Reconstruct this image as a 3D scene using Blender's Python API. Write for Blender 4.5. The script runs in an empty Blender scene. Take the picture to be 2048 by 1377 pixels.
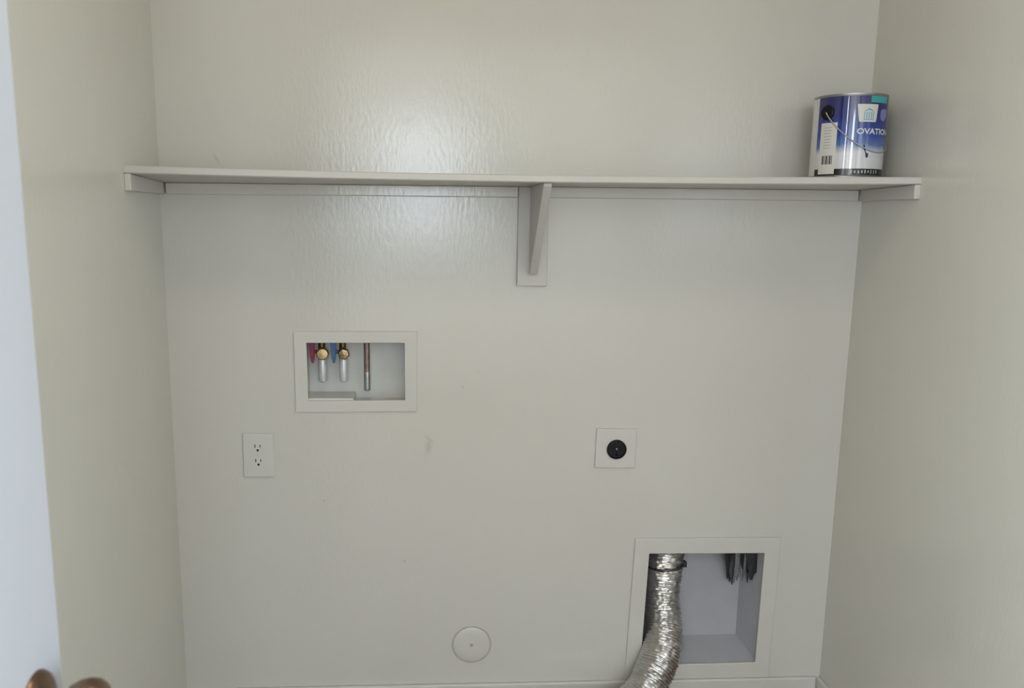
import bpy, bmesh, math, random
from mathutils import Vector, Matrix, Euler
random.seed(7)
scene = bpy.context.scene
C = scene.collection
D2R = math.pi / 180

# ------------------------------------------------------------------ camera
FX = 1750.0                                    # focal length in pixels of the 2048 wide frame
def make_camera():
    yaw, pitch, roll = 3.206 * D2R, 10.512 * D2R, 0.522 * D2R
    F = Vector((math.sin(yaw) * math.cos(pitch), math.cos(yaw) * math.cos(pitch), -math.sin(pitch)))
    R0 = Vector((math.cos(yaw), -math.sin(yaw), 0)); U0 = R0.cross(F)
    R = R0 * math.cos(roll) + U0 * math.sin(roll)
    U = -R0 * math.sin(roll) + U0 * math.cos(roll)
    cd = bpy.data.cameras.new('camera'); co = bpy.data.objects.new('camera', cd); C.objects.link(co)
    m = Matrix(((R.x, U.x, -F.x), (R.y, U.y, -F.y), (R.z, U.z, -F.z))).to_4x4()
    m.translation = Vector((0.598, -2.108, 1.30))
    co.matrix_world = m
    cd.sensor_width = 36; cd.sensor_fit = 'HORIZONTAL'
    cd.lens = 36 * FX / 2048
    cd.shift_x = (1024 - 934.153) / 2048
    cd.shift_y = (760 - 688.5) / 2048
    cd.clip_start = 0.01
    cd.dof.use_dof = True; cd.dof.focus_distance = 2.1; cd.dof.aperture_fstop = 6.0
    scene.camera = co
make_camera()

# ------------------------------------------------------------------ light and exposure
scene.view_settings.view_transform = 'Standard'
scene.view_settings.look = 'None'
scene.view_settings.gamma = 1.0
scene.view_settings.exposure = -0.16
scene.view_settings.use_curve_mapping = False
world = bpy.data.worlds.new('sky'); scene.world = world; world.use_nodes = True
world.node_tree.nodes['Background'].inputs[0].default_value = (0.55, 0.72, 1.0, 1)
world.node_tree.nodes['Background'].inputs[1].default_value = 1.0

LAMP_POS = (0.64, -1.22, 2.335)
def daylight(name, loc, sx, sz, power, col, turn=0.0):
    ld = bpy.data.lights.new(name, 'AREA'); ld.shape = 'RECTANGLE'; ld.size = sx; ld.size_y = sz
    ld.energy = power; ld.color = col
    lo = bpy.data.objects.new(name, ld); C.objects.link(lo)
    lo.location = loc; lo.rotation_euler = (math.pi / 2, 0, turn)      # shines along +y before turning
    return lo
ADDED_WIN = dict(x0=0.37, x1=0.87, z0=1.18, z1=2.02, y=-4.70)  # stand-in window behind the camera, added for daylight and the wall highlight
SIDE = dict(y0=-4.05, y1=-2.65, z0=0.85, z1=2.10, x=2.45)  # side windows added out of view to raise the ambient daylight
daylight('added_window_daylight', ((ADDED_WIN['x0'] + ADDED_WIN['x1']) / 2, ADDED_WIN['y'] - 0.03, (ADDED_WIN['z0'] + ADDED_WIN['z1']) / 2), ADDED_WIN['x1'] - ADDED_WIN['x0'], ADDED_WIN['z1'] - ADDED_WIN['z0'], 22, (0.80, 0.90, 1.0))
daylight('added_side_daylight', (SIDE['x'] + 0.03, (SIDE['y0'] + SIDE['y1']) / 2, (SIDE['z0'] + SIDE['z1']) / 2), SIDE['y1'] - SIDE['y0'], SIDE['z1'] - SIDE['z0'], 88, (0.80, 0.90, 1.0), math.pi / 2)
daylight('added_side_daylight', (-0.85 - 0.03, (SIDE['y0'] + SIDE['y1']) / 2, (SIDE['z0'] + SIDE['z1']) / 2), SIDE['y1'] - SIDE['y0'], SIDE['z1'] - SIDE['z0'], 205, (0.82, 0.91, 1.0), -math.pi / 2)  # matching added lamp on the left, stronger, for bounced fill

# ------------------------------------------------------------------ materials
MATS = {}
def mat(name, col, rough=0.5, metal=0.0, spec=0.5, noise=0.0, nscale=20, bump=0.0, bscale=200, bstretch=(1, 1, 1), bdist=0.001, coat=0.0, col2=None):
    if name in MATS: return MATS[name]
    m = bpy.data.materials.new(name); m.use_nodes = True
    nt = m.node_tree; b = nt.nodes['Principled BSDF']
    b.inputs['Base Color'].default_value = (*col, 1); b.inputs['Roughness'].default_value = rough
    b.inputs['Metallic'].default_value = metal; b.inputs['Specular IOR Level'].default_value = spec
    b.inputs['Coat Weight'].default_value = coat; b.inputs['Coat Roughness'].default_value = 0.08
    tc = nt.nodes.new('ShaderNodeTexCoord')
    if noise > 0 or col2:
        n = nt.nodes.new('ShaderNodeTexNoise'); n.inputs['Scale'].default_value = nscale; n.inputs['Detail'].default_value = 4
        nt.links.new(tc.outputs['Object'], n.inputs['Vector'])
        mx = nt.nodes.new('ShaderNodeMixRGB'); c2 = col2 or tuple(c * (1 - noise) for c in col)
        mx.inputs[1].default_value = (*col, 1); mx.inputs[2].default_value = (*c2, 1)
        mr = nt.nodes.new('ShaderNodeMapRange'); mr.inputs[1].default_value = 0.35; mr.inputs[2].default_value = 0.65
        nt.links.new(n.outputs['Fac'], mr.inputs[0]); nt.links.new(mr.outputs[0], mx.inputs[0])
        nt.links.new(mx.outputs[0], b.inputs['Base Color'])
    if bump > 0:
        mp = nt.nodes.new('ShaderNodeMapping'); mp.inputs['Scale'].default_value = bstretch
        nt.links.new(tc.outputs['Object'], mp.inputs['Vector'])
        n = nt.nodes.new('ShaderNodeTexNoise'); n.inputs['Scale'].default_value = bscale; n.inputs['Detail'].default_value = 3
        nt.links.new(mp.outputs[0], n.inputs['Vector'])
        bp = nt.nodes.new('ShaderNodeBump'); bp.inputs['Strength'].default_value = bump; bp.inputs['Distance'].default_value = bdist
        nt.links.new(n.outputs['Fac'], bp.inputs['Height']); nt.links.new(bp.outputs[0], b.inputs['Normal'])
    MATS[name] = m
    return m

WALL_COL = (0.625, 0.61, 0.572)
def wall_paint(name, marks=(), col=WALL_COL):
    """semi-gloss eggshell paint with roller texture; marks are scuffs and specks on the wall itself"""
    m = mat(name, col, rough=0.17, spec=0.5, noise=0.02, nscale=3, bump=0.30, bscale=120, bstretch=(1.0, 1.0, 0.4), bdist=0.0012)
    nt = m.node_tree; b = nt.nodes['Principled BSDF']
    src = b.inputs['Base Color'].links[0].from_socket
    tc = nt.nodes.new('ShaderNodeTexCoord')
    for (x, z, rx, rz, ang, col, amt) in marks:
        mp = nt.nodes.new('ShaderNodeMapping'); mp.vector_type = 'TEXTURE'
        mp.inputs['Location'].default_value = (x, 0, z); mp.inputs['Rotation'].default_value = (0, ang, 0)
        mp.inputs['Scale'].default_value = (rx, 1, rz)
        nt.links.new(tc.outputs['Object'], mp.inputs['Vector'])
        ln = nt.nodes.new('ShaderNodeVectorMath'); ln.operation = 'LENGTH'; nt.links.new(mp.outputs[0], ln.inputs[0])
        n = nt.nodes.new('ShaderNodeTexNoise'); n.inputs['Scale'].default_value = 120; nt.links.new(tc.outputs['Object'], n.inputs['Vector'])
        ad = nt.nodes.new('ShaderNodeMath'); ad.operation = 'ADD'; nt.links.new(ln.outputs['Value'], ad.inputs[0]); nt.links.new(n.outputs['Fac'], ad.inputs[1])
        mr = nt.nodes.new('ShaderNodeMapRange'); mr.inputs[1].default_value = 1.5; mr.inputs[2].default_value = 0.6
        mr.inputs[3].default_value = 0; mr.inputs[4].default_value = amt
        nt.links.new(ad.outputs[0], mr.inputs[0])
        mx = nt.nodes.new('ShaderNodeMixRGB'); mx.inputs[2].default_value = (*col, 1)
        nt.links.new(mr.outputs[0], mx.inputs[0]); nt.links.new(src, mx.inputs[1]); src = mx.outputs[0]
    nt.links.new(src, b.inputs['Base Color'])
    return m

GREY = (0.25, 0.24, 0.22)
M_BACK = wall_paint('back_wall_paint', [
    (0.622, 0.738, 0.012, 0.026, 0.25, GREY, 0.30), (0.361, 0.602, 0.004, 0.003, 0, GREY, 0.55),
    (0.561, 0.439, 0.004, 0.004, 0, GREY, 0.5), (0.705, 0.890, 0.003, 0.005, 0, GREY, 0.4),
    (0.744, 0.927, 0.003, 0.005, 0, (0.4, 0.25, 0.2), 0.4), (0.132, 1.428, 0.005, 0.018, -0.5, (0.35, 0.33, 0.2), 0.35),
    (0.622, 0.760, 0.02, 0.006, 0.6, GREY, 0.18)])
M_WALL = wall_paint('side_wall_paint', (), (0.625, 0.613, 0.548))
M_WHITE = mat('white_gloss_trim', (0.74, 0.72, 0.68), rough=0.35, noise=0.03, nscale=8, bump=0.05, bscale=90)
M_SHELF = mat('shelf_paint', (0.575, 0.555, 0.525), rough=0.42, noise=0.03, nscale=10, bump=0.08, bscale=110)
M_DOOR = mat('door_paint', (0.50, 0.52, 0.565), rough=0.4, noise=0.015, nscale=5, bump=0.04, bscale=120)
M_CEIL = mat('ceiling_paint', (0.78, 0.76, 0.72), rough=0.9, bump=0.3, bscale=60)
M_BOX = mat('white_plastic_box', (0.66, 0.66, 0.64), rough=0.45, noise=0.04, nscale=15)
M_FLANGE = mat('painted_flange', (0.62, 0.605, 0.572), rough=0.45, noise=0.03, nscale=12)
M_PLATE = mat('painted_cover_plate', (0.62, 0.605, 0.57), rough=0.4, noise=0.02, nscale=12)
M_DARK = mat('dark_slot', (0.03, 0.03, 0.03), rough=0.7, noise=0.1)
M_BLACK = mat('black_plastic', (0.006, 0.006, 0.010), rough=0.42, spec=0.25, noise=0.1)
M_BRASS = mat('brass', (0.58, 0.44, 0.23), rough=0.3, metal=1.0, noise=0.15, nscale=60)
M_COPPER = mat('copper_pipe', (0.30, 0.22, 0.20), rough=0.35, metal=0.75, noise=0.3, nscale=50)
M_RED = mat('red_valve_plastic', (0.22, 0.008, 0.05), rough=0.4, noise=0.15, nscale=40)
M_BLUE = mat('blue_valve_plastic', (0.04, 0.12, 0.28), rough=0.4, noise=0.15, nscale=40)
M_ARREST = mat('whitish_metal_tube', (0.62, 0.62, 0.66), rough=0.35, metal=0.35, noise=0.12, nscale=40)
M_FOIL = mat('aluminium_foil', (0.74, 0.73, 0.72), rough=0.33, metal=1.0, noise=0.15, nscale=45, bump=0.35, bscale=95, bdist=0.003)
M_CLAMP = mat('dark_clamp', (0.08, 0.08, 0.09), rough=0.35, metal=0.8, noise=0.2)
M_TAPE = mat('dark_torn_plastic', (0.035, 0.036, 0.04), rough=0.45, noise=0.4, nscale=120, bump=0.4, bscale=200)
M_TAPE2 = mat('grey_torn_plastic', (0.26, 0.27, 0.28), rough=0.3, noise=0.4, nscale=160, bump=0.4, bscale=250)
M_BRONZE = mat('bronze_knob', (0.23, 0.15, 0.10), rough=0.30, metal=0.9, noise=0.3, nscale=60)
M_TIN = mat('can_tin', (0.34, 0.33, 0.34), rough=0.38, metal=0.9, noise=0.1, nscale=40)
M_LAMP = None

# ------------------------------------------------------------------ mesh helpers
def obj(name, bm, m, parent=None, smooth=False, bevel=0.0, seg=2):
    me = bpy.data.meshes.new(name); bmesh.ops.recalc_face_normals(bm, faces=bm.faces); bm.to_mesh(me); bm.free()
    o = bpy.data.objects.new(name, me); C.objects.link(o); me.materials.append(m)
    if smooth:
        for p in me.polygons: p.use_smooth = True
        me.set_sharp_from_angle(angle=0.7)
    if bevel:
        md = o.modifiers.new('bevel', 'BEVEL'); md.width = bevel; md.segments = seg; md.limit_method = 'ANGLE'; md.angle_limit = 0.6
    if parent: put(o, parent)
    return o
def put(o, parent):
    o.parent = parent
    o.matrix_parent_inverse = Matrix.Translation(-Vector(parent.location)) if parent.type == 'EMPTY' else Matrix()
def empty(name, loc):
    o = bpy.data.objects.new(name, None); C.objects.link(o); o.location = loc; o.empty_display_size = 0.05
    return o
def tag(o, label, cat, group=None):
    o['label'] = label; o['category'] = cat
    if group: o['group'] = group
    return o
def struct(o):
    o['kind'] = 'structure'; return o
def box(bm, x0, x1, y0, y1, z0, z1):
    v = [bm.verts.new(p) for p in ((x0, y0, z0), (x1, y0, z0), (x1, y1, z0), (x0, y1, z0), (x0, y0, z1), (x1, y0, z1), (x1, y1, z1), (x0, y1, z1))]
    for f in ((0, 1, 2, 3), (4, 5, 6, 7), (0, 1, 5, 4), (1, 2, 6, 5), (2, 3, 7, 6), (3, 0, 4, 7)): bm.faces.new([v[i] for i in f])
    return v
def bx(*a):
    bm = bmesh.new(); box(bm, *a); return bm
def lathe(bm, prof, axis_o, axis_d, n=40, cap=True):
    """prof: list of (radius, distance along axis)"""
    d = Vector(axis_d).normalized(); a = d.orthogonal().normalized(); b = d.cross(a); o = Vector(axis_o)
    rings = []
    for r, h in prof:
        if r < 1e-6: rings.append([bm.verts.new(o + d * h)]); continue
        rings.append([bm.verts.new(o + d * h + (a * math.cos(t) + b * math.sin(t)) * r) for t in (2 * math.pi * k / n for k in range(n))])
    for p, q in zip(rings, rings[1:]):
        for k in range(n):
            k2 = (k + 1) % n
            if len(p) == 1 and len(q) == 1: continue
            if len(p) == 1: bm.faces.new((p[0], q[k], q[k2]))
            elif len(q) == 1: bm.faces.new((p[k], p[k2], q[0]))
            else: bm.faces.new((p[k], p[k2], q[k2], q[k]))
    if cap:
        for r in (rings[0], rings[-1]):
            if len(r) > 1: bm.faces.new(r)
def tube(bm, pts, rad, n=12, cap=True):
    P = [Vector(p) for p in pts]; rings = []; nrm = None
    for i, p in enumerate(P):
        t = (P[min(i + 1, len(P) - 1)] - P[max(i - 1, 0)]).normalized()
        if nrm is None: nrm = t.orthogonal().normalized()
        nrm = (nrm - t * nrm.dot(t)).normalized(); b = t.cross(nrm)
        r = rad(i) if callable(rad) else rad
        rings.append([bm.verts.new(p + (nrm * math.cos(a) + b * math.sin(a)) * (r(a) if callable(r) else r)) for a in (2 * math.pi * k / n for k in range(n))])
    for p, q in zip(rings, rings[1:]):
        for k in range(n): bm.faces.new((p[k], p[(k + 1) % n], q[(k + 1) % n], q[k]))
    if cap: bm.faces.new(rings[0]); bm.faces.new(rings[-1])
def frame_prism(bm, outer, inner, y0, y1):
    """picture-frame ring between two quads (x,z lists in the same order), front at y0, back at y1"""
    L = []
    for q in (outer, inner):
        L.append([[bm.verts.new((x, y, z)) for x, z in q] for y in (y0, y1)])
    for k in range(4):
        j = (k + 1) % 4
        o, i = L
        bm.faces.new((o[0][k], o[0][j], i[0][j], i[0][k])); bm.faces.new((o[1][k], o[1][j], i[1][j], i[1][k]))
        bm.faces.new((o[0][k], o[0][j], o[1][j], o[1][k])); bm.faces.new((i[0][k], i[0][j], i[1][j], i[1][k]))
def shell(bm, fq, bq, yf, yb, t=0.003):
    """open-fronted tray: front quad fq, back quad bq (x,z), wall thickness t outwards"""
    def grow(q, t):
        cx = sum(p[0] for p in q) / 4; cz = sum(p[1] for p in q) / 4
        return [(x + math.copysign(t, x - cx), z + math.copysign(t, z - cz)) for x, z in q]
    fi = [bm.verts.new((x, yf, z)) for x, z in fq]; bi = [bm.verts.new((x, yb, z)) for x, z in bq]
    fo = [bm.verts.new((x, yf, z)) for x, z in grow(fq, t)]; bo = [bm.verts.new((x, yb + t, z)) for x, z in grow(bq, t)]
    for k in range(4):
        j = (k + 1) % 4
        bm.faces.new((fi[k], fi[j], bi[j], bi[k])); bm.faces.new((fo[k], fo[j], bo[j], bo[k])); bm.faces.new((fi[k], fi[j], fo[j], fo[k]))
    bm.faces.new(bi); bm.faces.new(bo)
def slab_with_holes(axis_xs, axis_zs, holes, y0, y1):
    """vertical slab in the xz plane built from cells, skipping holes given as (x0,x1,z0,z1)"""
    bm = bmesh.new(); V = {}
    def v(x, y, z):
        k = (round(x, 5), round(y, 5), round(z, 5))
        if k not in V: V[k] = bm.verts.new(k)
        return V[k]
    xs = sorted(axis_xs); zs = sorted(axis_zs)
    def solid(i, k):
        if not (0 <= i < len(xs) - 1 and 0 <= k < len(zs) - 1): return False
        cx = (xs[i] + xs[i + 1]) / 2; cz = (zs[k] + zs[k + 1]) / 2
        return not any(a < cx < b and c < cz < d for a, b, c, d in holes)
    for i in range(len(xs) - 1):
        for k in range(len(zs) - 1):
            if not solid(i, k): continue
            a, b, c, d = xs[i], xs[i + 1], zs[k], zs[k + 1]
            bm.faces.new((v(a, y0, c), v(b, y0, c), v(b, y0, d), v(a, y0, d)))
            bm.faces.new((v(a, y1, c), v(a, y1, d), v(b, y1, d), v(b, y1, c)))
            if not solid(i - 1, k): bm.faces.new((v(a, y0, c), v(a, y0, d), v(a, y1, d), v(a, y1, c)))
            if not solid(i + 1, k): bm.faces.new((v(b, y0, c), v(b, y1, c), v(b, y1, d), v(b, y0, d)))
            if not solid(i, k - 1): bm.faces.new((v(a, y0, c), v(a, y1, c), v(b, y1, c), v(b, y0, c)))
            if not solid(i, k + 1): bm.faces.new((v(a, y0, d), v(b, y0, d), v(b, y1, d), v(a, y1, d)))
    return bm
def catmull(pts, n=12):
    P = [Vector(p) for p in pts]; out = []
    for i in range(len(P) - 1):
        p0 = P[max(i - 1, 0)]; p1 = P[i]; p2 = P[i + 1]; p3 = P[min(i + 2, len(P) - 1)]
        for k in range(n):
            t = k / n
            out.append(0.5 * ((2 * p1) + (p2 - p0) * t + (2 * p0 - 5 * p1 + 4 * p2 - p3) * t * t + (3 * p1 - p0 - 3 * p2 + p3) * t ** 3))
    out.append(P[-1]); return out

# ------------------------------------------------------------------ room shell
W, H, YF, T = 1.67, 2.42, -2.06, 0.12         # width, ceiling height, inner face of the front wall, wall thickness
HY, HX0, HX1 = -4.70, -0.85, 2.45              # the hall behind the camera
WB = dict(x0=0.3215, x1=0.5655, z0=0.846, z1=1.012)     # recess of the water box
LB = dict(x0=1.178, x1=1.495, z0=0.140, z1=0.486)        # recess of the vent box
bm = slab_with_holes([-T, 0, W, W + T, WB['x0'] - .006, WB['x1'] + .006, LB['x0'] - .006, LB['x1'] + .006],
                     [0, H, WB['z0'] - .006, WB['z1'] + .006, LB['z0'] - .006, LB['z1'] + .006],
                     [(WB['x0'] - .006, WB['x1'] + .006, WB['z0'] - .006, WB['z1'] + .006), (LB['x0'] - .006, LB['x1'] + .006, LB['z0'] - .006, LB['z1'] + .006)], 0, 0.14)
struct(obj('wall_back', bm, M_BACK))
struct(obj('wall_left', bx(-T, 0, YF, 0, 0, H), M_WALL))
struct(obj('wall_right', bx(W, W + T, YF, 0, 0, H), M_WALL))
DX0, DX1, DZ = 0.235, 1.60, 2.06               # doorway
bm = slab_with_holes([HX0, DX0, DX1, HX1], [0, DZ, H], [(DX0, DX1, 0, DZ)], YF - T, YF)
struct(obj('wall_front', bm, M_WALL))
bm = slab_with_holes([HY - T, SIDE['y0'], SIDE['y1'], YF], [0, SIDE['z0'], SIDE['z1'], H], [(SIDE['y0'], SIDE['y1'], SIDE['z0'], SIDE['z1'])], 0, T)
bl = bm.copy()
for v in bm.verts: v.co = Vector((HX1 + v.co.y, v.co.x, v.co.z))
struct(obj('wall_hall_right', bm, M_WALL))
for v in bl.verts: v.co = Vector((HX0 - v.co.y, v.co.x, v.co.z))
struct(obj('wall_hall_left', bl, M_WALL))
bm = slab_with_holes([HX0, ADDED_WIN['x0'], ADDED_WIN['x1'], HX1], [0, ADDED_WIN['z0'], ADDED_WIN['z1'], H], [(ADDED_WIN['x0'], ADDED_WIN['x1'], ADDED_WIN['z0'], ADDED_WIN['z1'])], HY - T, HY)
struct(obj('wall_hall_far', bm, M_WALL))

def floor_mat():
    m = mat('brown_wood_floor', (0.17, 0.092, 0.048), rough=0.4, noise=0.35, nscale=9, bump=0.1, bscale=40, bstretch=(1, .15, 1))
    return m
struct(obj('floor', bx(HX0 - T, HX1 + T, HY - T, 0.14, -0.05, 0), floor_mat()))
struct(obj('ceiling', bx(HX0 - T, HX1 + T, HY - T, 0.14, H, H + 0.05), M_CEIL))

# frames of the added hall windows, all out of the camera's view
def window():
    bm = bmesh.new(); x0, x1, z0, z1 = ADDED_WIN['x0'], ADDED_WIN['x1'], ADDED_WIN['z0'], ADDED_WIN['z1']
    frame_prism(bm, [(x0 - .07, z0 - .07), (x1 + .07, z0 - .07), (x1 + .07, z1 + .07), (x0 - .07, z1 + .07)], [(x0, z0), (x1, z0), (x1, z1), (x0, z1)], HY, HY + 0.018)
    struct(obj('added_window_1', bm, M_WHITE, bevel=0.003))
    bm = bmesh.new(); y0, y1, z0, z1 = SIDE['y0'], SIDE['y1'], SIDE['z0'], SIDE['z1']
    frame_prism(bm, [(y0 - .07, z0 - .07), (y1 + .07, z0 - .07), (y1 + .07, z1 + .07), (y0 - .07, z1 + .07)], [(y0, z0), (y1, z0), (y1, z1), (y0, z1)], -0.018, 0)
    bl = bm.copy()
    for v in bm.verts: v.co = Vector((HX1 + v.co.y, v.co.x, v.co.z))
    struct(obj('added_window_2', bm, M_WHITE, bevel=0.003))
    for v in bl.verts: v.co = Vector((HX0 - v.co.y, v.co.x, v.co.z))
    struct(obj('added_window_3', bl, M_WHITE, bevel=0.003))
window()

def baseboard(name, x0, x1, y0, y1, slope):
    """square board with an eased top edge"""
    return struct(obj(name, bx(x0, x1, y0, y1, 0, 0.0998), M_FLANGE, bevel=0.004))
baseboard('baseboard_back', 0.012, W - 0.0125, -0.011, 0, 0)
baseboard('baseboard_left', 0, 0.012, YF, 0, 0)
baseboard('baseboard_right', W - 0.0115, W, YF, 0, 0)

# door casing round the doorway
bm = bmesh.new()
for (a, b) in ((DX0 - 0.062, DX0), (DX1, DX1 + 0.062)): box(bm, a, b, YF, YF + 0.014, 0, DZ + 0.062)
box(bm, DX0, DX1, YF, YF + 0.014, DZ, DZ + 0.062)
struct(obj('trim_1', bm, M_WHITE, bevel=0.003))

# open door leaf standing into the room, with its knob
DFX, DFY = 0.2504, -1.30                       # plane of the visible face, free edge
door = struct(obj('door_1', bx(DFX - 0.035, DFX, YF + 0.016, DFY, 0.008, 2.035), M_DOOR, bevel=0.0025))
def knob(side):
    s = side; xf = DFX if s > 0 else DFX - 0.035
    zc, yc = 0.858, DFY - 0.060
    bm = bmesh.new()
    lathe(bm, [(0.0335, 0), (0.0335, 0.002), (0.031, 0.006), (0.024, 0.010), (0.014, 0.012), (0.0, 0.012)], (xf, yc, zc), (s, 0, 0), 48, cap=True)
    r = obj('door_rosette', bm, M_BRONZE, door, smooth=True)
    bm = bmesh.new()
    lathe(bm, [(0.011, 0.010), (0.011, 0.022), (0.014, 0.026), (0.020, 0.031), (0.0242, 0.039), (0.0255, 0.047), (0.0245, 0.055), (0.020, 0.061), (0.012, 0.0645), (0, 0.0655)], (xf, yc, zc), (s, 0, 0), 48, cap=False)
    k = obj('door_knob', bm, M_BRONZE, door, smooth=True)
    k['label'] = 'bronze round door knob'; r['label'] = 'bronze round rosette'
knob(1); knob(-1)
for z in (0.25, 1.05, 1.82):
    bm = bmesh.new(); lathe(bm, [(0.006, 0), (0.006, 0.09)], (DFX + 0.004, YF + 0.022, z), (0, 0, 1), 14)
    obj('door_hinge', bm, M_BRONZE, door, smooth=False)

# ------------------------------------------------------------------ ceiling lamp (warm opal dome)
def ceiling_lamp():
    global M_LAMP
    M_LAMP = mat('lit_opal_glass', (0.9, 0.88, 0.82), rough=0.4)
    nt = M_LAMP.node_tree; b = nt.nodes['Principled BSDF']
    b.inputs['Emission Color'].default_value = (1.0, 0.84, 0.60, 1); b.inputs['Emission Strength'].default_value = 18.5
    e = tag(empty('ceiling_lamp', (LAMP_POS[0], LAMP_POS[1], H)), 'round opal ceiling lamp on the laundry room ceiling', 'lamp')
    bm = bmesh.new(); lathe(bm, [(0.165, 0), (0.168, -0.012), (0.160, -0.024)], (LAMP_POS[0], LAMP_POS[1], H), (0, 0, 1), 48)
    obj('lamp_base', bm, M_BRONZE, e)
    bm = bmesh.new(); lathe(bm, [(0.150, -0.024), (0.146, -0.05), (0.125, -0.078), (0.085, -0.098), (0.04, -0.108), (0, -0.110)], (LAMP_POS[0], LAMP_POS[1], H), (0, 0, 1), 48, cap=False)
    obj('lamp_shade', bm, M_LAMP, e, smooth=True)
ceiling_lamp()

# ------------------------------------------------------------------ shelf
SD = 0.25
def shelf():
    e = tag(empty('wall_shelf', (W / 2, 0, 1.378)), 'long white wall shelf on cleats spanning the alcove under the paint can', 'shelf')
    # board with a slight sag between its supports
    bm = bmesh.new(); n = 48; prof = []
    def front(x):                                     # front bottom edge
        u = x / W
        return 1.3825 * (1 - u) ** 2 + 2 * 1.3665 * u * (1 - u) + 1.3785 * u * u
    rows = []
    for i in range(n + 1):
        x = 0.0003 + (W - 0.0006) * i / n; zf = front(x); th = 0.0152
        zb = 1.3728
        rows.append([bm.verts.new(p) for p in ((x, -SD + 0.002, zf), (x, -SD, zf + 0.002), (x, -SD, zf + th - 0.002), (x, -SD + 0.002, zf + th), (x, -0.001, zb + th), (x, -0.001, zb))])
    for a, b in zip(rows, rows[1:]):
        for k in range(6): bm.faces.new((a[k], a[(k + 1) % 6], b[(k + 1) % 6], b[k]))
    bm.faces.new(rows[0]); bm.faces.new(rows[-1])
    obj('shelf_board', bm, M_SHELF, e)
    zc0 = 1.3475
    # cleats: back one in two lengths meeting the bracket plate, one on each side wall
    obj('back_cleat', bx(0.0155, 0.8325, -0.0135, 0, zc0, 1.3726), M_BACK, e, bevel=0.002)
    obj('back_cleat', bx(0.9055, W - 0.0155, -0.0135, 0, zc0, 1.3726), M_BACK, e, bevel=0.002)
    def side(x0, x1, zt):
        bm = bmesh.new()
        v = box(bm, x0, x1, -SD + 0.001, 0, zc0, 1.3783)
        v[4].co.z = v[5].co.z = zt; v[6].co.z = v[7].co.z = 1.3726
        return bm
    obj('side_cleat', side(0, 0.0128, 1.3818), M_SHELF, e, bevel=0.0015)
    obj('side_cleat', side(W - 0.0125, W, 1.3778), M_SHELF, e, bevel=0.0015)
    # bracket: back plate plus tapering gusset
    pl = obj('bracket_plate', bx(0.8330, 0.9050, -0.0150, 0, 1.1395, 1.3726), M_SHELF, e, bevel=0.0015)
    x0, x1 = 0.8605, 0.8790
    prof = [(-0.0152, 1.3728), (-0.232, 1.3733), (-0.232, 1.366), (-0.036, 1.1715), (-0.030, 1.168), (-0.0152, 1.168)]
    bm = bmesh.new(); A = [bm.verts.new((x0, y, z)) for y, z in prof]; B = [bm.verts.new((x1, y, z)) for y, z in prof]
    bm.faces.new(A); bm.faces.new(B)
    for k in range(len(prof)): j = (k + 1) % len(prof); bm.faces.new((A[k], A[j], B[j], B[k]))
    g = obj('bracket_gusset', bm, M_SHELF, e, bevel=0.002)
shelf()

# ------------------------------------------------------------------ paint can
CX, CY, CZ, CR, CH = 1.5585, -0.130, 1.3935, 0.0758, 0.177
def cyl_patch(name, m, parent, a0, a1, z0, z1, r, shape=None, na=None, t=0.0004):
    """curved patch on the can; angles in degrees from the room-facing direction, positive to the right.
       shape: optional list of (u, v_low, v_high) columns in unit coordinates"""
    bm = bmesh.new()
    if shape is None:
        na = na or max(2, int(abs(a1 - a0) / 3)); cols = []
        for i in range(na + 1):
            a = (a0 + (a1 - a0) * i / na) * D2R
            cols.append([bm.verts.new((CX + math.sin(a) * rr, CY - math.cos(a) * rr, z)) for rr, z in ((r, z0), (r, z1), (r - t, z1), (r - t, z0))])
        for p, q in zip(cols, cols[1:]):
            for k in range(4): bm.faces.new((p[k], p[(k + 1) % 4], q[(k + 1) % 4], q[k]))
        bm.faces.new(cols[0]); bm.faces.new(cols[-1])
    else:
        cols = []
        fine = []
        for (u0, l0, h0), (u1, l1, h1) in zip(shape, shape[1:]):
            k = max(1, int(abs(a1 - a0) * (u1 - u0) / 3))
            fine += [(u0 + (u1 - u0) * j / k, l0 + (l1 - l0) * j / k, h0 + (h1 - h0) * j / k) for j in range(k)]
        fine.append(shape[-1])
        for u, lo, hi in fine:
            a = (a0 + (a1 - a0) * u) * D2R; hi = max(hi, lo + 0.01)
            za, zb = z0 + (z1 - z0) * lo, z0 + (z1 - z0) * hi
            cols.append([bm.verts.new((CX + math.sin(a) * rr, CY - math.cos(a) * rr, z)) for rr, z in ((r, za), (r, zb), (r - t, zb), (r - t, za))])
        for p, q in zip(cols, cols[1:]):
            for k in range(4): bm.faces.new((p[k], p[(k + 1) % 4], q[(k + 1) % 4], q[k]))
        bm.faces.new(cols[0]); bm.faces.new(cols[-1])
    return obj(name, bm, m, parent, smooth=True)
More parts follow.
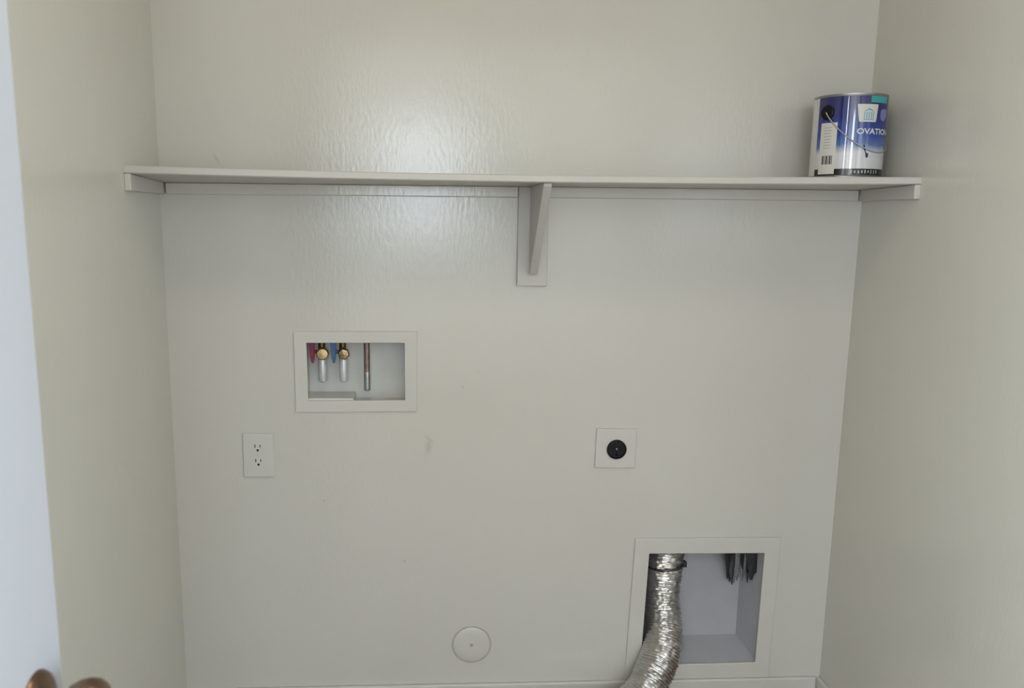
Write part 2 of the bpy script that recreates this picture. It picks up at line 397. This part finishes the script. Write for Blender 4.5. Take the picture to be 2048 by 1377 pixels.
def label_material():
    """printed label: deep blue at the top running into white towards the bottom"""
    m = bpy.data.materials.new('printed_label'); m.use_nodes = True; nt = m.node_tree; b = nt.nodes['Principled BSDF']
    b.inputs['Roughness'].default_value = 0.06; b.inputs['Specular IOR Level'].default_value = 0.8
    tc = nt.nodes.new('ShaderNodeTexCoord'); sp = nt.nodes.new('ShaderNodeSeparateXYZ'); nt.links.new(tc.outputs['Object'], sp.inputs[0])
    n = nt.nodes.new('ShaderNodeTexNoise'); n.inputs['Scale'].default_value = 22; nt.links.new(tc.outputs['Object'], n.inputs['Vector'])
    ma = nt.nodes.new('ShaderNodeMath'); ma.operation = 'MULTIPLY_ADD'; ma.inputs[1].default_value = 0.03; nt.links.new(n.outputs['Fac'], ma.inputs[0]); nt.links.new(sp.outputs['Z'], ma.inputs[2])
    mr = nt.nodes.new('ShaderNodeMapRange'); mr.inputs[1].default_value = CZ + 0.015; mr.inputs[2].default_value = CZ + CH + 0.015; nt.links.new(ma.outputs[0], mr.inputs[0])
    r = nt.nodes.new('ShaderNodeValToRGB'); nt.links.new(mr.outputs[0], r.inputs[0])
    e = r.color_ramp.elements
    e[0].position = 0.0; e[0].color = (0.62, 0.62, 0.64, 1); e[1].position = 1.0; e[1].color = (0.014, 0.013, 0.10, 1)
    for p, c in ((0.30, (0.60, 0.60, 0.66, 1)), (0.40, (0.09, 0.15, 0.38, 1)), (0.52, (0.016, 0.062, 0.32, 1)), (0.72, (0.010, 0.020, 0.19, 1))):
        x = e.new(p); x.color = c
    nt.links.new(r.outputs[0], b.inputs['Base Color'])
    return m
def text_mesh(s, size):
    cu = bpy.data.curves.new('txt', 'FONT'); cu.body = s; cu.size = size; cu.align_x = 'LEFT'; cu.extrude = 0.0; cu.offset = 0.0005; cu.resolution_u = 3
    o = bpy.data.objects.new('txt', cu); C.objects.link(o)
    dg = bpy.context.evaluated_depsgraph_get(); me = bpy.data.meshes.new_from_object(o.evaluated_get(dg))
    bpy.data.objects.remove(o); return me
def paint_can():
    e = tag(empty('paint_can', (CX, CY, CZ)), 'blue and white paint can standing on the right end of the wall shelf', 'paint can')
    R = CR
    bm = bmesh.new()
    lathe(bm, [(R - 0.004, 0), (R + 0.0009, 0.0006), (R + 0.0009, 0.003), (R, 0.0042), (R, CH - 0.0055), (R + 0.0009, CH - 0.004), (R + 0.0009, CH - 0.0005), (R - 0.001, CH), (R - 0.004, CH - 0.004), (R - 0.012, CH - 0.005), (R - 0.014, CH - 0.012)], (CX, CY, CZ), (0, 0, 1), 72)
    obj('can_body', bm, M_TIN, e, smooth=True)
    bm = bmesh.new()
    lathe(bm, [(R - 0.0135, CH - 0.009), (R - 0.0135, CH - 0.003), (R - 0.016, CH - 0.0025), (R - 0.019, CH - 0.007), (0, CH - 0.007)], (CX, CY, CZ), (0, 0, 1), 72)
    obj('can_lid', bm, M_TIN, e)
    m_lab = label_material()
    lab = cyl_patch('label', m_lab, e, -81, 236, CZ + 0.0045, CZ + CH - 0.006, R + 0.0007)
    m_white = mat('printed_white', (0.66, 0.65, 0.62), rough=0.2, noise=0.04, nscale=60)
    m_ink = mat('printed_black', (0.012, 0.011, 0.018), rough=0.2, noise=0.1)
    m_grey = mat('printed_grey', (0.42, 0.41, 0.40), rough=0.25, noise=0.1)
    m_teal = mat('printed_teal', (0.06, 0.36, 0.38), rough=0.2, noise=0.06)
    m_lav = mat('printed_lavender', (0.20, 0.22, 0.50), rough=0.2, noise=0.1)
    m_sky = mat('printed_light_blue', (0.16, 0.42, 0.58), rough=0.2, noise=0.1)
    m_navy = mat('printed_navy', (0.03, 0.03, 0.08), rough=0.2, noise=0.1)
    r1, r2 = R + 0.0011, R + 0.0014
    def P(name, m, *a, **k):
        o = cyl_patch(name, m, lab, *a, **k); o.matrix_parent_inverse = Matrix(); return o
    put_l = None
    cyl_patch('label_edge', m_white, e, -121, -81.2, CZ + 0.0045, CZ + CH - 0.006, R + 0.0007)
    P('black_band', m_ink, -81, 62, CZ + 0.0046, CZ + 0.0185, r1)
    P('info_panel', m_white, -72, -43, CZ + 0.0075, CZ + 0.117, r1 + 0.0002)
    # fine grey print on the panel, then the bar code
    z = CZ + 0.106
    for i in range(8): P('panel_print', m_grey, -65, -51 - random.uniform(0, 3), z, z + 0.0016, r2, t=0.0002); z -= 0.0062
    bars = bmesh.new(); a = -66.0
    o_bars = []
    while a < -48:
        wd = random.choice((0.7, 0.7, 1.3, 1.9)); 
        cols = [[bars.verts.new((CX + math.sin(t * D2R) * r2, CY - math.cos(t * D2R) * r2, zz)) for zz in (CZ + 0.0285, CZ + 0.047)] for t in (a, a + wd)]
        bars.faces.new((cols[0][0], cols[1][0], cols[1][1], cols[0][1])); a += wd + random.choice((0.7, 0.9, 1.3))
    obj('bar_code', bars, m_ink, lab)
    P('teal_tab', m_teal, 6, 44, CZ + 0.157, CZ + CH - 0.0062, r1, shape=None)
    badge = P('badge', m_white, -15, 20, CZ + 0.1165, CZ + 0.1535, r1, shape=[(0, 0.92, 1), (0.05, 0.45, 1), (0.10, 0.05, 1), (0.14, 0, 1), (0.92, 0, 1), (0.95, 0.15, 1), (1, 0.9, 1)])
    # little house on the badge: outline, roof and window strokes
    def B(*a, **k):
        o = cyl_patch('badge_house', m_sky, lab, *a, **k); return o
    B(-5, 13, CZ + 0.1375, CZ + 0.1455, r2, shape=[(0, 0, 0.1), (0.5, 0.5, 1.0), (1, 0, 0.1)])
    for a0 in (-4.5, -0.5, 3.5, 7.5, 11.0): B(a0, a0 + 1.5, CZ + 0.1225, CZ + 0.1370, r2)
    B(-4.5, 12.5, CZ + 0.1205, CZ + 0.1220, r2)
    P('lavender_mark', m_lav, 27, 47, CZ + 0.119, CZ + 0.145, r1, shape=[(0, 0.35, 0.75), (0.12, 0.1, 0.95), (0.5, 0, 1), (0.8, 0.3, 1), (1, 0.5, 0.9)])
    # product lettering wrapped round the can
    me = text_mesh('OVATION', 0.0165); bm = bmesh.new(); bm.from_mesh(me)
    xs = [v.co.x for v in bm.verts]; sc = 66.0 / (max(xs) - min(xs))
    for v in bm.verts:
        a = (-13.5 + (v.co.x - min(xs)) * sc) * D2R; zz = CZ + 0.0915 + v.co.y
        v.co = Vector((CX + math.sin(a) * r2, CY - math.cos(a) * r2, zz))
    obj('lettering', bm, mat('printed_lettering', (0.62, 0.63, 0.68), rough=0.2), lab)
    # small picture of a brush, and pale marks in the black band
    P('brush_picture', m_navy, -1.0, 8.5, CZ + 0.041, CZ + 0.070, r1, shape=[(0, 0.70, 0.95), (0.15, 0.62, 1.0), (0.3, 0.5, 0.85), (0.45, 0.36, 0.5), (0.55, 0.08, 0.42), (0.75, 0, 0.36), (0.95, 0.06, 0.33), (1, 0.15, 0.25)])
    P('side_picture', m_grey, 46, 54, CZ + 0.040, CZ + 0.058, r1)
    for i in range(9):
        a0 = -18 + i * 5.6; P('band_print', m_grey, a0, a0 + random.uniform(1.2, 3.4), CZ + 0.0075 + random.uniform(0, .002), CZ + 0.0145 + random.uniform(0, .002), r2, t=0.0002)
    # black plastic ears and wire bail
    def ear(ang):
        d = Vector((math.sin(ang * D2R), -math.cos(ang * D2R), 0)); bm = bmesh.new()
        lathe(bm, [(0.0160, -0.002), (0.0160, 0.002), (0.0140, 0.0042), (0.006, 0.0052), (0, 0.0052)], Vector((CX, CY, CZ + 0.139)) + d * R, d, 32)
        obj('bail_ear', bm, M_BLACK, e, smooth=True)
    ear(-62); ear(118)
    pts = []
    for i in range(49):
        u = i / 48; a = (-62 + 180 * u); s = math.sin(math.pi * u)
        rr = R + 0.0062 - 0.0032 * s
        pts.append((CX + math.sin(a * D2R) * rr, CY - math.cos(a * D2R) * rr, CZ + 0.139 - 0.086 * s ** 0.85))
    bm = bmesh.new(); tube(bm, pts, 0.0013, 8); obj('wire_bail', bm, mat('bail_wire', (0.5, 0.5, 0.52), rough=0.35, metal=0.7, noise=0.1), e, smooth=True)
paint_can()

# ------------------------------------------------------------------ washing machine water box
def water_box():
    e = tag(empty('water_supply_box', (0.4455, 0, 0.857)), 'white recessed washer supply box with wide flange, set in the wall above the duplex outlet', 'outlet box')
    bm = bmesh.new()
    frame_prism(bm, [(0.2980, 0.8280), (0.5935, 0.8295), (0.5948, 1.0278), (0.2973, 1.0272)], [(0.3289, 0.8567), (0.5638, 0.8583), (0.5633, 0.9997), (0.3277, 0.9994)], -0.0050, 0.0005)
    obj('box_flange', bm, M_FLANGE, e, bevel=0.0016)
    bm = bmesh.new()
    q = [(WB['x0'], WB['z0']), (WB['x1'], WB['z0']), (WB['x1'], WB['z1']), (WB['x0'], WB['z1'])]
    shell(bm, q, q, 0.0006, 0.088)
    obj('box_shell', bm, M_BOX, e)
    obj('valve_step', bx(WB['x0'], 0.4385, 0.001, 0.0875, WB['z0'], 0.8625), M_BOX, e, bevel=0.003)
    # drain hole rim in the lower floor
    bm = bmesh.new(); lathe(bm, [(0.024, 0), (0.026, 0.002), (0.022, 0.0025), (0.020, -0.001)], (0.50, 0.046, WB['z0'] + 0.0005), (0, 0, 1), 36, cap=False)
    obj('drain_rim', bm, M_BOX, e, smooth=True)
water_box()
M_BRASS_B = mat('dull_brass', (0.40, 0.30, 0.17), rough=0.22, metal=1.0, noise=0.25, nscale=60)
def valve(name, x, m_handle, label, swing):
    y, zc = 0.034, 0.9695
    e = tag(empty(name, (x, y, zc)), label, 'valve', 'valves in the washer supply box')
    # supply stem coming down from the roof of the box, and body
    bm = bmesh.new(); lathe(bm, [(0.0085, 0.0), (0.0085, 0.024), (0.0105, 0.025), (0.0105, WB['z1'] - zc - 0.002)], (x - 0.004, y + 0.012, zc), (0, 0, 1), 24)
    obj('valve_stem', bm, mat('dark_brass', (0.20, 0.13, 0.06), rough=0.4, metal=0.9, noise=0.3, nscale=60), e, smooth=False)
    bm = bmesh.new(); lathe(bm, [(0.0115, 0.016), (0.0125, 0.0), (0.0125, -0.010)], (x, y, zc), (0, 1, 0), 8); obj('valve_body', bm, M_BRASS, e)
    # hose outlet cap facing the room: hexagonal collar with a round face
    bm = bmesh.new(); lathe(bm, [(0.0150, -0.0085), (0.0152, -0.012), (0.0150, -0.0215), (0.0125, -0.0245), (0.0, -0.0250)], (x + 0.001, y, zc), (0, 1, 0), 6 if swing else 28)
    obj('outlet_cap', bm, M_BRASS_B if swing else M_BRASS, e, bevel=0.0008)
    # pale tube below
    bm = bmesh.new(); lathe(bm, [(0.0095, -0.005), (0.0098, -0.013), (0.0108, -0.016), (0.0108, -0.066), (0.0098, -0.0715), (0.006, -0.0735), (0, -0.0735)], (x - 0.002, y + 0.004, zc), (0, 0, 1), 32)
    obj('lower_tube', bm, M_ARREST, e, smooth=True)
    # paddle handle to the left
    bm = bmesh.new(); hx = x - 0.0245
    prof = [(-0.0065, 0.031), (0.0065, 0.031), (0.0062, 0.010), (0.0052, -0.010), (0.0035, -0.0225), (-0.0015, -0.0225), (-0.0045, -0.010), (-0.0060, 0.010)]
    A = [bm.verts.new((hx + px, y - 0.020 + 0.03 * max(0, -pz), zc + pz)) for px, pz in prof]; Bv = [bm.verts.new((hx + px, y - 0.012 + 0.03 * max(0, -pz), zc + pz)) for px, pz in prof]
    bm.faces.new(A); bm.faces.new(Bv)
    for k in range(len(prof)): j = (k + 1) % len(prof); bm.faces.new((A[k], A[j], Bv[j], Bv[k]))
    lathe(bm, [(0.0045, 0), (0.0045, 0.022)], (hx, y - 0.013, zc + 0.004), (1, 0.35, 0), 16)
    obj('valve_handle', bm, m_handle, e, bevel=0.0012)
valve('water_valve', 0.3625, M_RED, 'brass washer valve with a red handle at the left of the supply box', 0)
valve('water_valve', 0.4140, M_BLUE, 'brass washer valve with a blue handle beside the copper pipe', 1)
def copper_pipe():
    e = tag(empty('copper_pipe', (0.4695, 0.040, 0.8735)), 'thin vertical copper pipe hanging in the middle of the washer supply box', 'pipe')
    bm = bmesh.new(); lathe(bm, [(0.0074, 0.921), (0.0074, WB['z1'] - 0.0005)], (0.4695, 0.040, 0), (0, 0, 1), 28); obj('pipe_shaft', bm, M_COPPER, e, smooth=True)
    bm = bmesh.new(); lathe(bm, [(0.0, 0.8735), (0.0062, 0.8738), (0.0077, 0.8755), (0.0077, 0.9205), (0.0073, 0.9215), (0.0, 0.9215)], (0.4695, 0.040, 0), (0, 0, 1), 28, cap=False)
    obj('pipe_end', bm, mat('grey_pipe_end', (0.34, 0.33, 0.335), rough=0.35, metal=0.7, noise=0.2, nscale=50), e, smooth=True)['label'] = 'dull grey lower end'  # lower stretch of the pipe in a duller grey
copper_pipe()

# ------------------------------------------------------------------ duplex outlet
def duplex():
    e = tag(empty('wall_outlet', (0.2045, 0, 0.720)), 'white duplex wall outlet with two receptacles below left of the washer supply box', 'outlet')
    bm = bmesh.new(); v = box(bm, 0.1672, 0.2418, -0.0052, 0.0003, 0.6648, 0.7757)
    obj('cover_plate', bm, M_PLATE, e, bevel=0.0022, seg=3)
    for zc, dx in ((0.7395, 0.0), (0.7032, 0.0008)):
        cx = 0.2032 + dx; bm = bmesh.new(); n = 40; f = []; b = []
        for k in range(n):                                 # round face with flattened top and bottom
            t = 2 * math.pi * k / n; px = 0.0170 * math.cos(t); pz = max(-0.0140, min(0.0140, 0.0170 * math.sin(t)))
            f.append(bm.verts.new((cx + px, -0.0060, zc + pz))); b.append(bm.verts.new((cx + px, -0.0045, zc + pz)))
        bm.faces.new(f); bm.faces.new(b)
        for k in range(n): j = (k + 1) % n; bm.faces.new((f[k], f[j], b[j], b[k]))
        rc = obj('receptacle', bm, M_PLATE, e)
        bm = bmesh.new(); box(bm, cx - 0.0073, cx - 0.0052, -0.0063, -0.0058, zc + 0.0005, zc + 0.0088); box(bm, cx + 0.0050, cx + 0.0069, -0.0063, -0.0058, zc + 0.0012, zc + 0.0082)
        lathe(bm, [(0.0026, 0), (0.0026, 0.0005)], (cx, -0.0063, zc - 0.0062), (0, 1, 0), 16); box(bm, cx - 0.0026, cx + 0.0026, -0.0063, -0.0058, zc - 0.0062, zc - 0.0032)
        s = obj('plug_slot', bm, M_DARK, rc); 
    bm = bmesh.new(); lathe(bm, [(0.0, -0.0062), (0.0024, -0.0060), (0.0030, -0.0050)], (0.2036, 0, 0.7213), (0, 1, 0), 20, cap=False); obj('plate_screw', bm, M_PLATE, e)
duplex()

# ------------------------------------------------------------------ dryer outlet
def dryer_outlet():
    cx, cz = 1.0927, 0.7312
    e = tag(empty('dryer_outlet', (cx, 0, cz)), 'square white dryer outlet plate with a round black socket', 'outlet')
    bm = bmesh.new(); v = box(bm, 1.0402, 1.1430, -0.0055, 0.0003, 0.6822, 0.7838)
    bmesh.ops.rotate(bm, verts=bm.verts, cent=(1.092, 0, 0.733), matrix=Matrix.Rotation(1.1 * D2R, 3, 'Y'))
    obj('cover_plate', bm, M_PLATE, e, bevel=0.0022, seg=3)
    bm = bmesh.new(); lathe(bm, [(0.0248, -0.004), (0.0248, -0.0095), (0.0235, -0.0110), (0.0215, -0.0112), (0.0205, -0.0088), (0.0, -0.0088)], (cx, 0, cz), (0, 1, 0), 56)
    so = obj('socket', bm, M_BLACK, e, smooth=False); so['label'] = 'black round socket'
    m_hole = mat('socket_hole', (0.002, 0.002, 0.003), rough=0.9, noise=0.1); bm = bmesh.new()
    for s in (-1, 1):
        vs = box(bm, cx + s * 0.0105 - 0.0013, cx + s * 0.0105 + 0.0013, -0.0092, -0.0086, cz - 0.004, cz + 0.009)
        bmesh.ops.rotate(bm, verts=vs, cent=(cx + s * 0.0105, 0, cz), matrix=Matrix.Rotation(-s * 14 * D2R, 3, 'Y'))
    box(bm, cx - 0.0014, cx + 0.0014, -0.0092, -0.0086, cz - 0.016, cz - 0.005); box(bm, cx - 0.0014, cx + 0.0050, -0.0092, -0.0086, cz - 0.016, cz - 0.0134)
    obj('plug_slot', bm, m_hole, so)
    bm = bmesh.new(); lathe(bm, [(0.0, -0.0104), (0.0018, -0.0102), (0.0028, -0.0088)], (cx, 0, cz + 0.0015), (0, 1, 0), 20, cap=False)
    s = obj('centre_screw', bm, M_TIN, so, smooth=True); s['label'] = 'small bright screw'
dryer_outlet()

# ------------------------------------------------------------------ round blank cover
def round_cover():
    cx, cz = 0.7339, 0.2070
    e = tag(empty('round_cover_plate', (cx, 0, cz)), 'round painted blank cover plate low on the wall with a centre screw', 'cover plate')
    bm = bmesh.new(); lathe(bm, [(0.0, -0.0030), (0.030, -0.0028), (0.0455, -0.0022), (0.0475, -0.0012), (0.0480, 0.0004)], (cx, 0, cz), (0, 1, 0), 72, cap=False)
    obj('cover_disc', bm, M_BACK, e, smooth=True)
    bm = bmesh.new(); lathe(bm, [(0.0478, 0.0004), (0.0482, -0.0009), (0.0510, -0.0010), (0.0524, 0.0004)], (cx, 0, cz), (0, 1, 0), 72, cap=False)
    o = obj('caulk_ring', bm, mat('grey_caulk', (0.50, 0.475, 0.42), rough=0.7, noise=0.15, nscale=50), e, smooth=True); o['label'] = 'thin greyish seam round the disc'
    bm = bmesh.new(); lathe(bm, [(0.0, -0.0048), (0.0030, -0.0046), (0.0042, -0.0034), (0.0046, -0.0024)], (cx, 0, cz), (0, 1, 0), 24, cap=False)
    obj('plate_screw', bm, mat('screw_paint', (0.42, 0.40, 0.37), rough=0.5, noise=0.2), e, smooth=True)
round_cover()

# ------------------------------------------------------------------ dryer vent box
def vent_box():
    e = tag(empty('dryer_vent_box', (1.336, 0, 0.0998)), 'large white recessed dryer vent box with flange, low on the wall at the right', 'vent box')
    bm = bmesh.new()
    frame_prism(bm, [(1.1398, 0.1000), (1.5278, 0.1000), (1.5347, 0.4934), (1.1517, 0.4938)], [(1.1807, 0.1415), (1.4892, 0.1438), (1.4929, 0.4501), (1.1900, 0.4526)], -0.0055, 0.0005)
    obj('box_flange', bm, M_FLANGE, e, bevel=0.002)
    bm = bmesh.new()
    fq = [(LB['x0'], LB['z0']), (LB['x1'], LB['z0'] + .001), (LB['x1'], LB['z1']), (LB['x0'], LB['z1'])]
    bq = [(1.196, 0.1725), (1.4720, 0.1725), (1.4720, LB['z1'] - 0.006), (1.196, LB['z1'] - 0.006)]
    shell(bm, fq, bq, 0.0006, 0.100)
    obj('box_shell', bm, mat('vent_box_metal', (0.44, 0.44, 0.475), rough=0.4, noise=0.06, nscale=20), e)
vent_box()

def vent_duct():
    e = tag(empty('vent_duct', (0.98, -0.13, 0.0)), 'crinkled silver foil flexible duct curving out of the dryer vent box', 'duct')
    path = [(1.2486, 0.050, 0.4855), (1.2486, 0.050, 0.45), (1.2483, 0.050, 0.40), (1.2462, 0.048, 0.330), (1.2463, 0.035, 0.272), (1.2445, 0.018, 0.238), (1.2300, -0.020, 0.1925), (1.2060, -0.052, 0.1560), (1.1700, -0.082, 0.1140), (1.115, -0.105, 0.078), (1.05, -0.12, 0.0585), (0.98, -0.13, 0.0515), (0.90, -0.135, 0.0505)]
    pts = catmull(path, 36)
    L = [0.0]
    for a, b in zip(pts, pts[1:]): L.append(L[-1] + (b - a).length)
    rnd = [random.uniform(-1, 1) for _ in range(4000)]
    def rad(i):
        s = L[i]; z = pts[i].z
        base = 0.0445 + 0.0022 * math.sin(s * 21 + 1.0) + (0.0025 if s > 0.2 else 0)
        if 0.07 < s < 0.10: base += 0.0015
        k = int(s / 0.0075); pitch = 0.0075
        def f(a):
            ph = (s / pitch + a / (2 * math.pi)) * 2 * math.pi        # helical rib
            rib = 0.0017 * math.sin(ph)
            cr = 0.0010 * math.sin(a * 7 + rnd[k] * 3) + 0.0008 * math.sin(a * 17 + rnd[k + 50] * 6)
            return base + rib + cr
        return f
    bm = bmesh.new(); tube(bm, pts, rad, 72); obj('foil_hose', bm, M_FOIL, e, smooth=True)
    # wire clamp with its screw block near the top
    bm = bmesh.new(); ctr = Vector((1.2486, 0.050, 0.404)); ring = []
    for k in range(65):
        t = 2 * math.pi * k / 64; ring.append(ctr + Vector((math.cos(t) * 0.0475, math.sin(t) * 0.0475, 0.006 * math.cos(t))))
    tube(bm, ring, 0.0034, 10, cap=False); box(bm, 1.289, 1.299, 0.024, 0.040, 0.402, 0.416)
    obj('hose_clamp', bm, M_CLAMP, e, smooth=False)['label'] = 'dark clamp ring'
vent_duct()

# torn dark plastic hanging from the roof of the vent box
def strip(name, m, parent, x, y, w, zb, lean, twist=0.3, tip=0.25):
    bm = bmesh.new(); n = 12; rows = []; z0 = LB['z1'] - 0.004
    ph = random.uniform(0, 6)
    for i in range(n + 1):
        u = i / n; z = z0 + (zb - z0) * u
        ww = w * (1 - (1 - tip) * max(0, (u - 0.72) / 0.28) ** 1.3) * (1 + 0.10 * math.sin(u * 14 + ph))
        cx = x + lean * max(0, u - 0.3) + 0.0012 * math.sin(u * 9 + ph); yy = y + 0.003 * math.sin(u * 7 + ph)
        th = 0.0011; dy = twist * ww * math.sin(u * 3 + ph)
        rows.append([bm.verts.new(p) for p in ((cx - ww / 2, yy - dy - th, z), (cx, yy - th - 0.0022, z), (cx + ww / 2, yy + dy - th, z), (cx + ww / 2, yy + dy + th, z), (cx, yy + th - 0.0022, z), (cx - ww / 2, yy - dy + th, z))])
    for a, b in zip(rows, rows[1:]):
        for k in range(6): bm.faces.new((a[k], a[(k + 1) % 6], b[(k + 1) % 6], b[k]))
    bm.faces.new(rows[0]); bm.faces.new(rows[-1])
    return obj(name, bm, m, parent, smooth=True)
e = tag(empty('torn_tape', (1.44, 0.062, LB['z1'])), 'frayed bunch of torn dark tape hanging inside the vent box, nearer its middle', 'tape')
for (x, w, zb, ln, dark, dy) in ((1.4135, 0.011, 0.355, 0.012, 1, 0), (1.4225, 0.015, 0.345, 0.008, 1, 0.006), (1.4290, 0.012, 0.342, 0.004, 1, -0.004), (1.4370, 0.008, 0.349, 0.002, 1, 0.008), (1.4420, 0.010, 0.345, -0.004, 0, -0.006),
                              (1.4510, 0.009, 0.347, -0.003, 0, 0.004), (1.4560, 0.006, 0.386, 0.004, 1, -0.004), (1.4590, 0.007, 0.346, 0.006, 0, 0.008), (1.4640, 0.0055, 0.342, 0.020, 1, 0.002), (1.4660, 0.006, 0.352, -0.004, 0, -0.002)):
    strip('tape_strip', M_TAPE if dark else M_TAPE2, e, x, 0.055 + dy, w, zb, ln)
e = tag(empty('torn_plastic_flap', (1.487, 0.040, LB['z1'])), 'pointed dark plastic flap hanging at the right side of the vent box', 'plastic flap')
def flap():
    out = [(1.4600, 0.4815), (1.4680, 0.42), (1.4745, 0.392), (1.4765, 0.374), (1.4790, 0.360), (1.4835, 0.360), (1.4850, 0.374), (1.4890, 0.377), (1.4925, 0.384), (1.4935, 0.43), (1.4935, 0.4815)]
    bm = bmesh.new()
    A = [bm.verts.new((x - 0.004 * max(0, 1), 0.030 + 0.5 * (1.4905 - x) + 0.002 * math.sin(i * 2.1), z)) for i, (x, z) in enumerate(out)]
    Bv = [bm.verts.new((v.co.x, v.co.y + 0.003, v.co.z)) for v in A]
    bm.faces.new(A); bm.faces.new(Bv)
    for k in range(len(A)): j = (k + 1) % len(A); bm.faces.new((A[k], A[j], Bv[j], Bv[k]))
    bmesh.ops.triangulate(bm, faces=[f for f in bm.faces if len(f.verts) > 4])
    obj('flap_sheet', bm, M_TAPE, e)
    strip('flap_fold', M_TAPE, e, 1.4795, 0.052, 0.010, 0.372, 0.0, 0.5, 0.4)
flap()
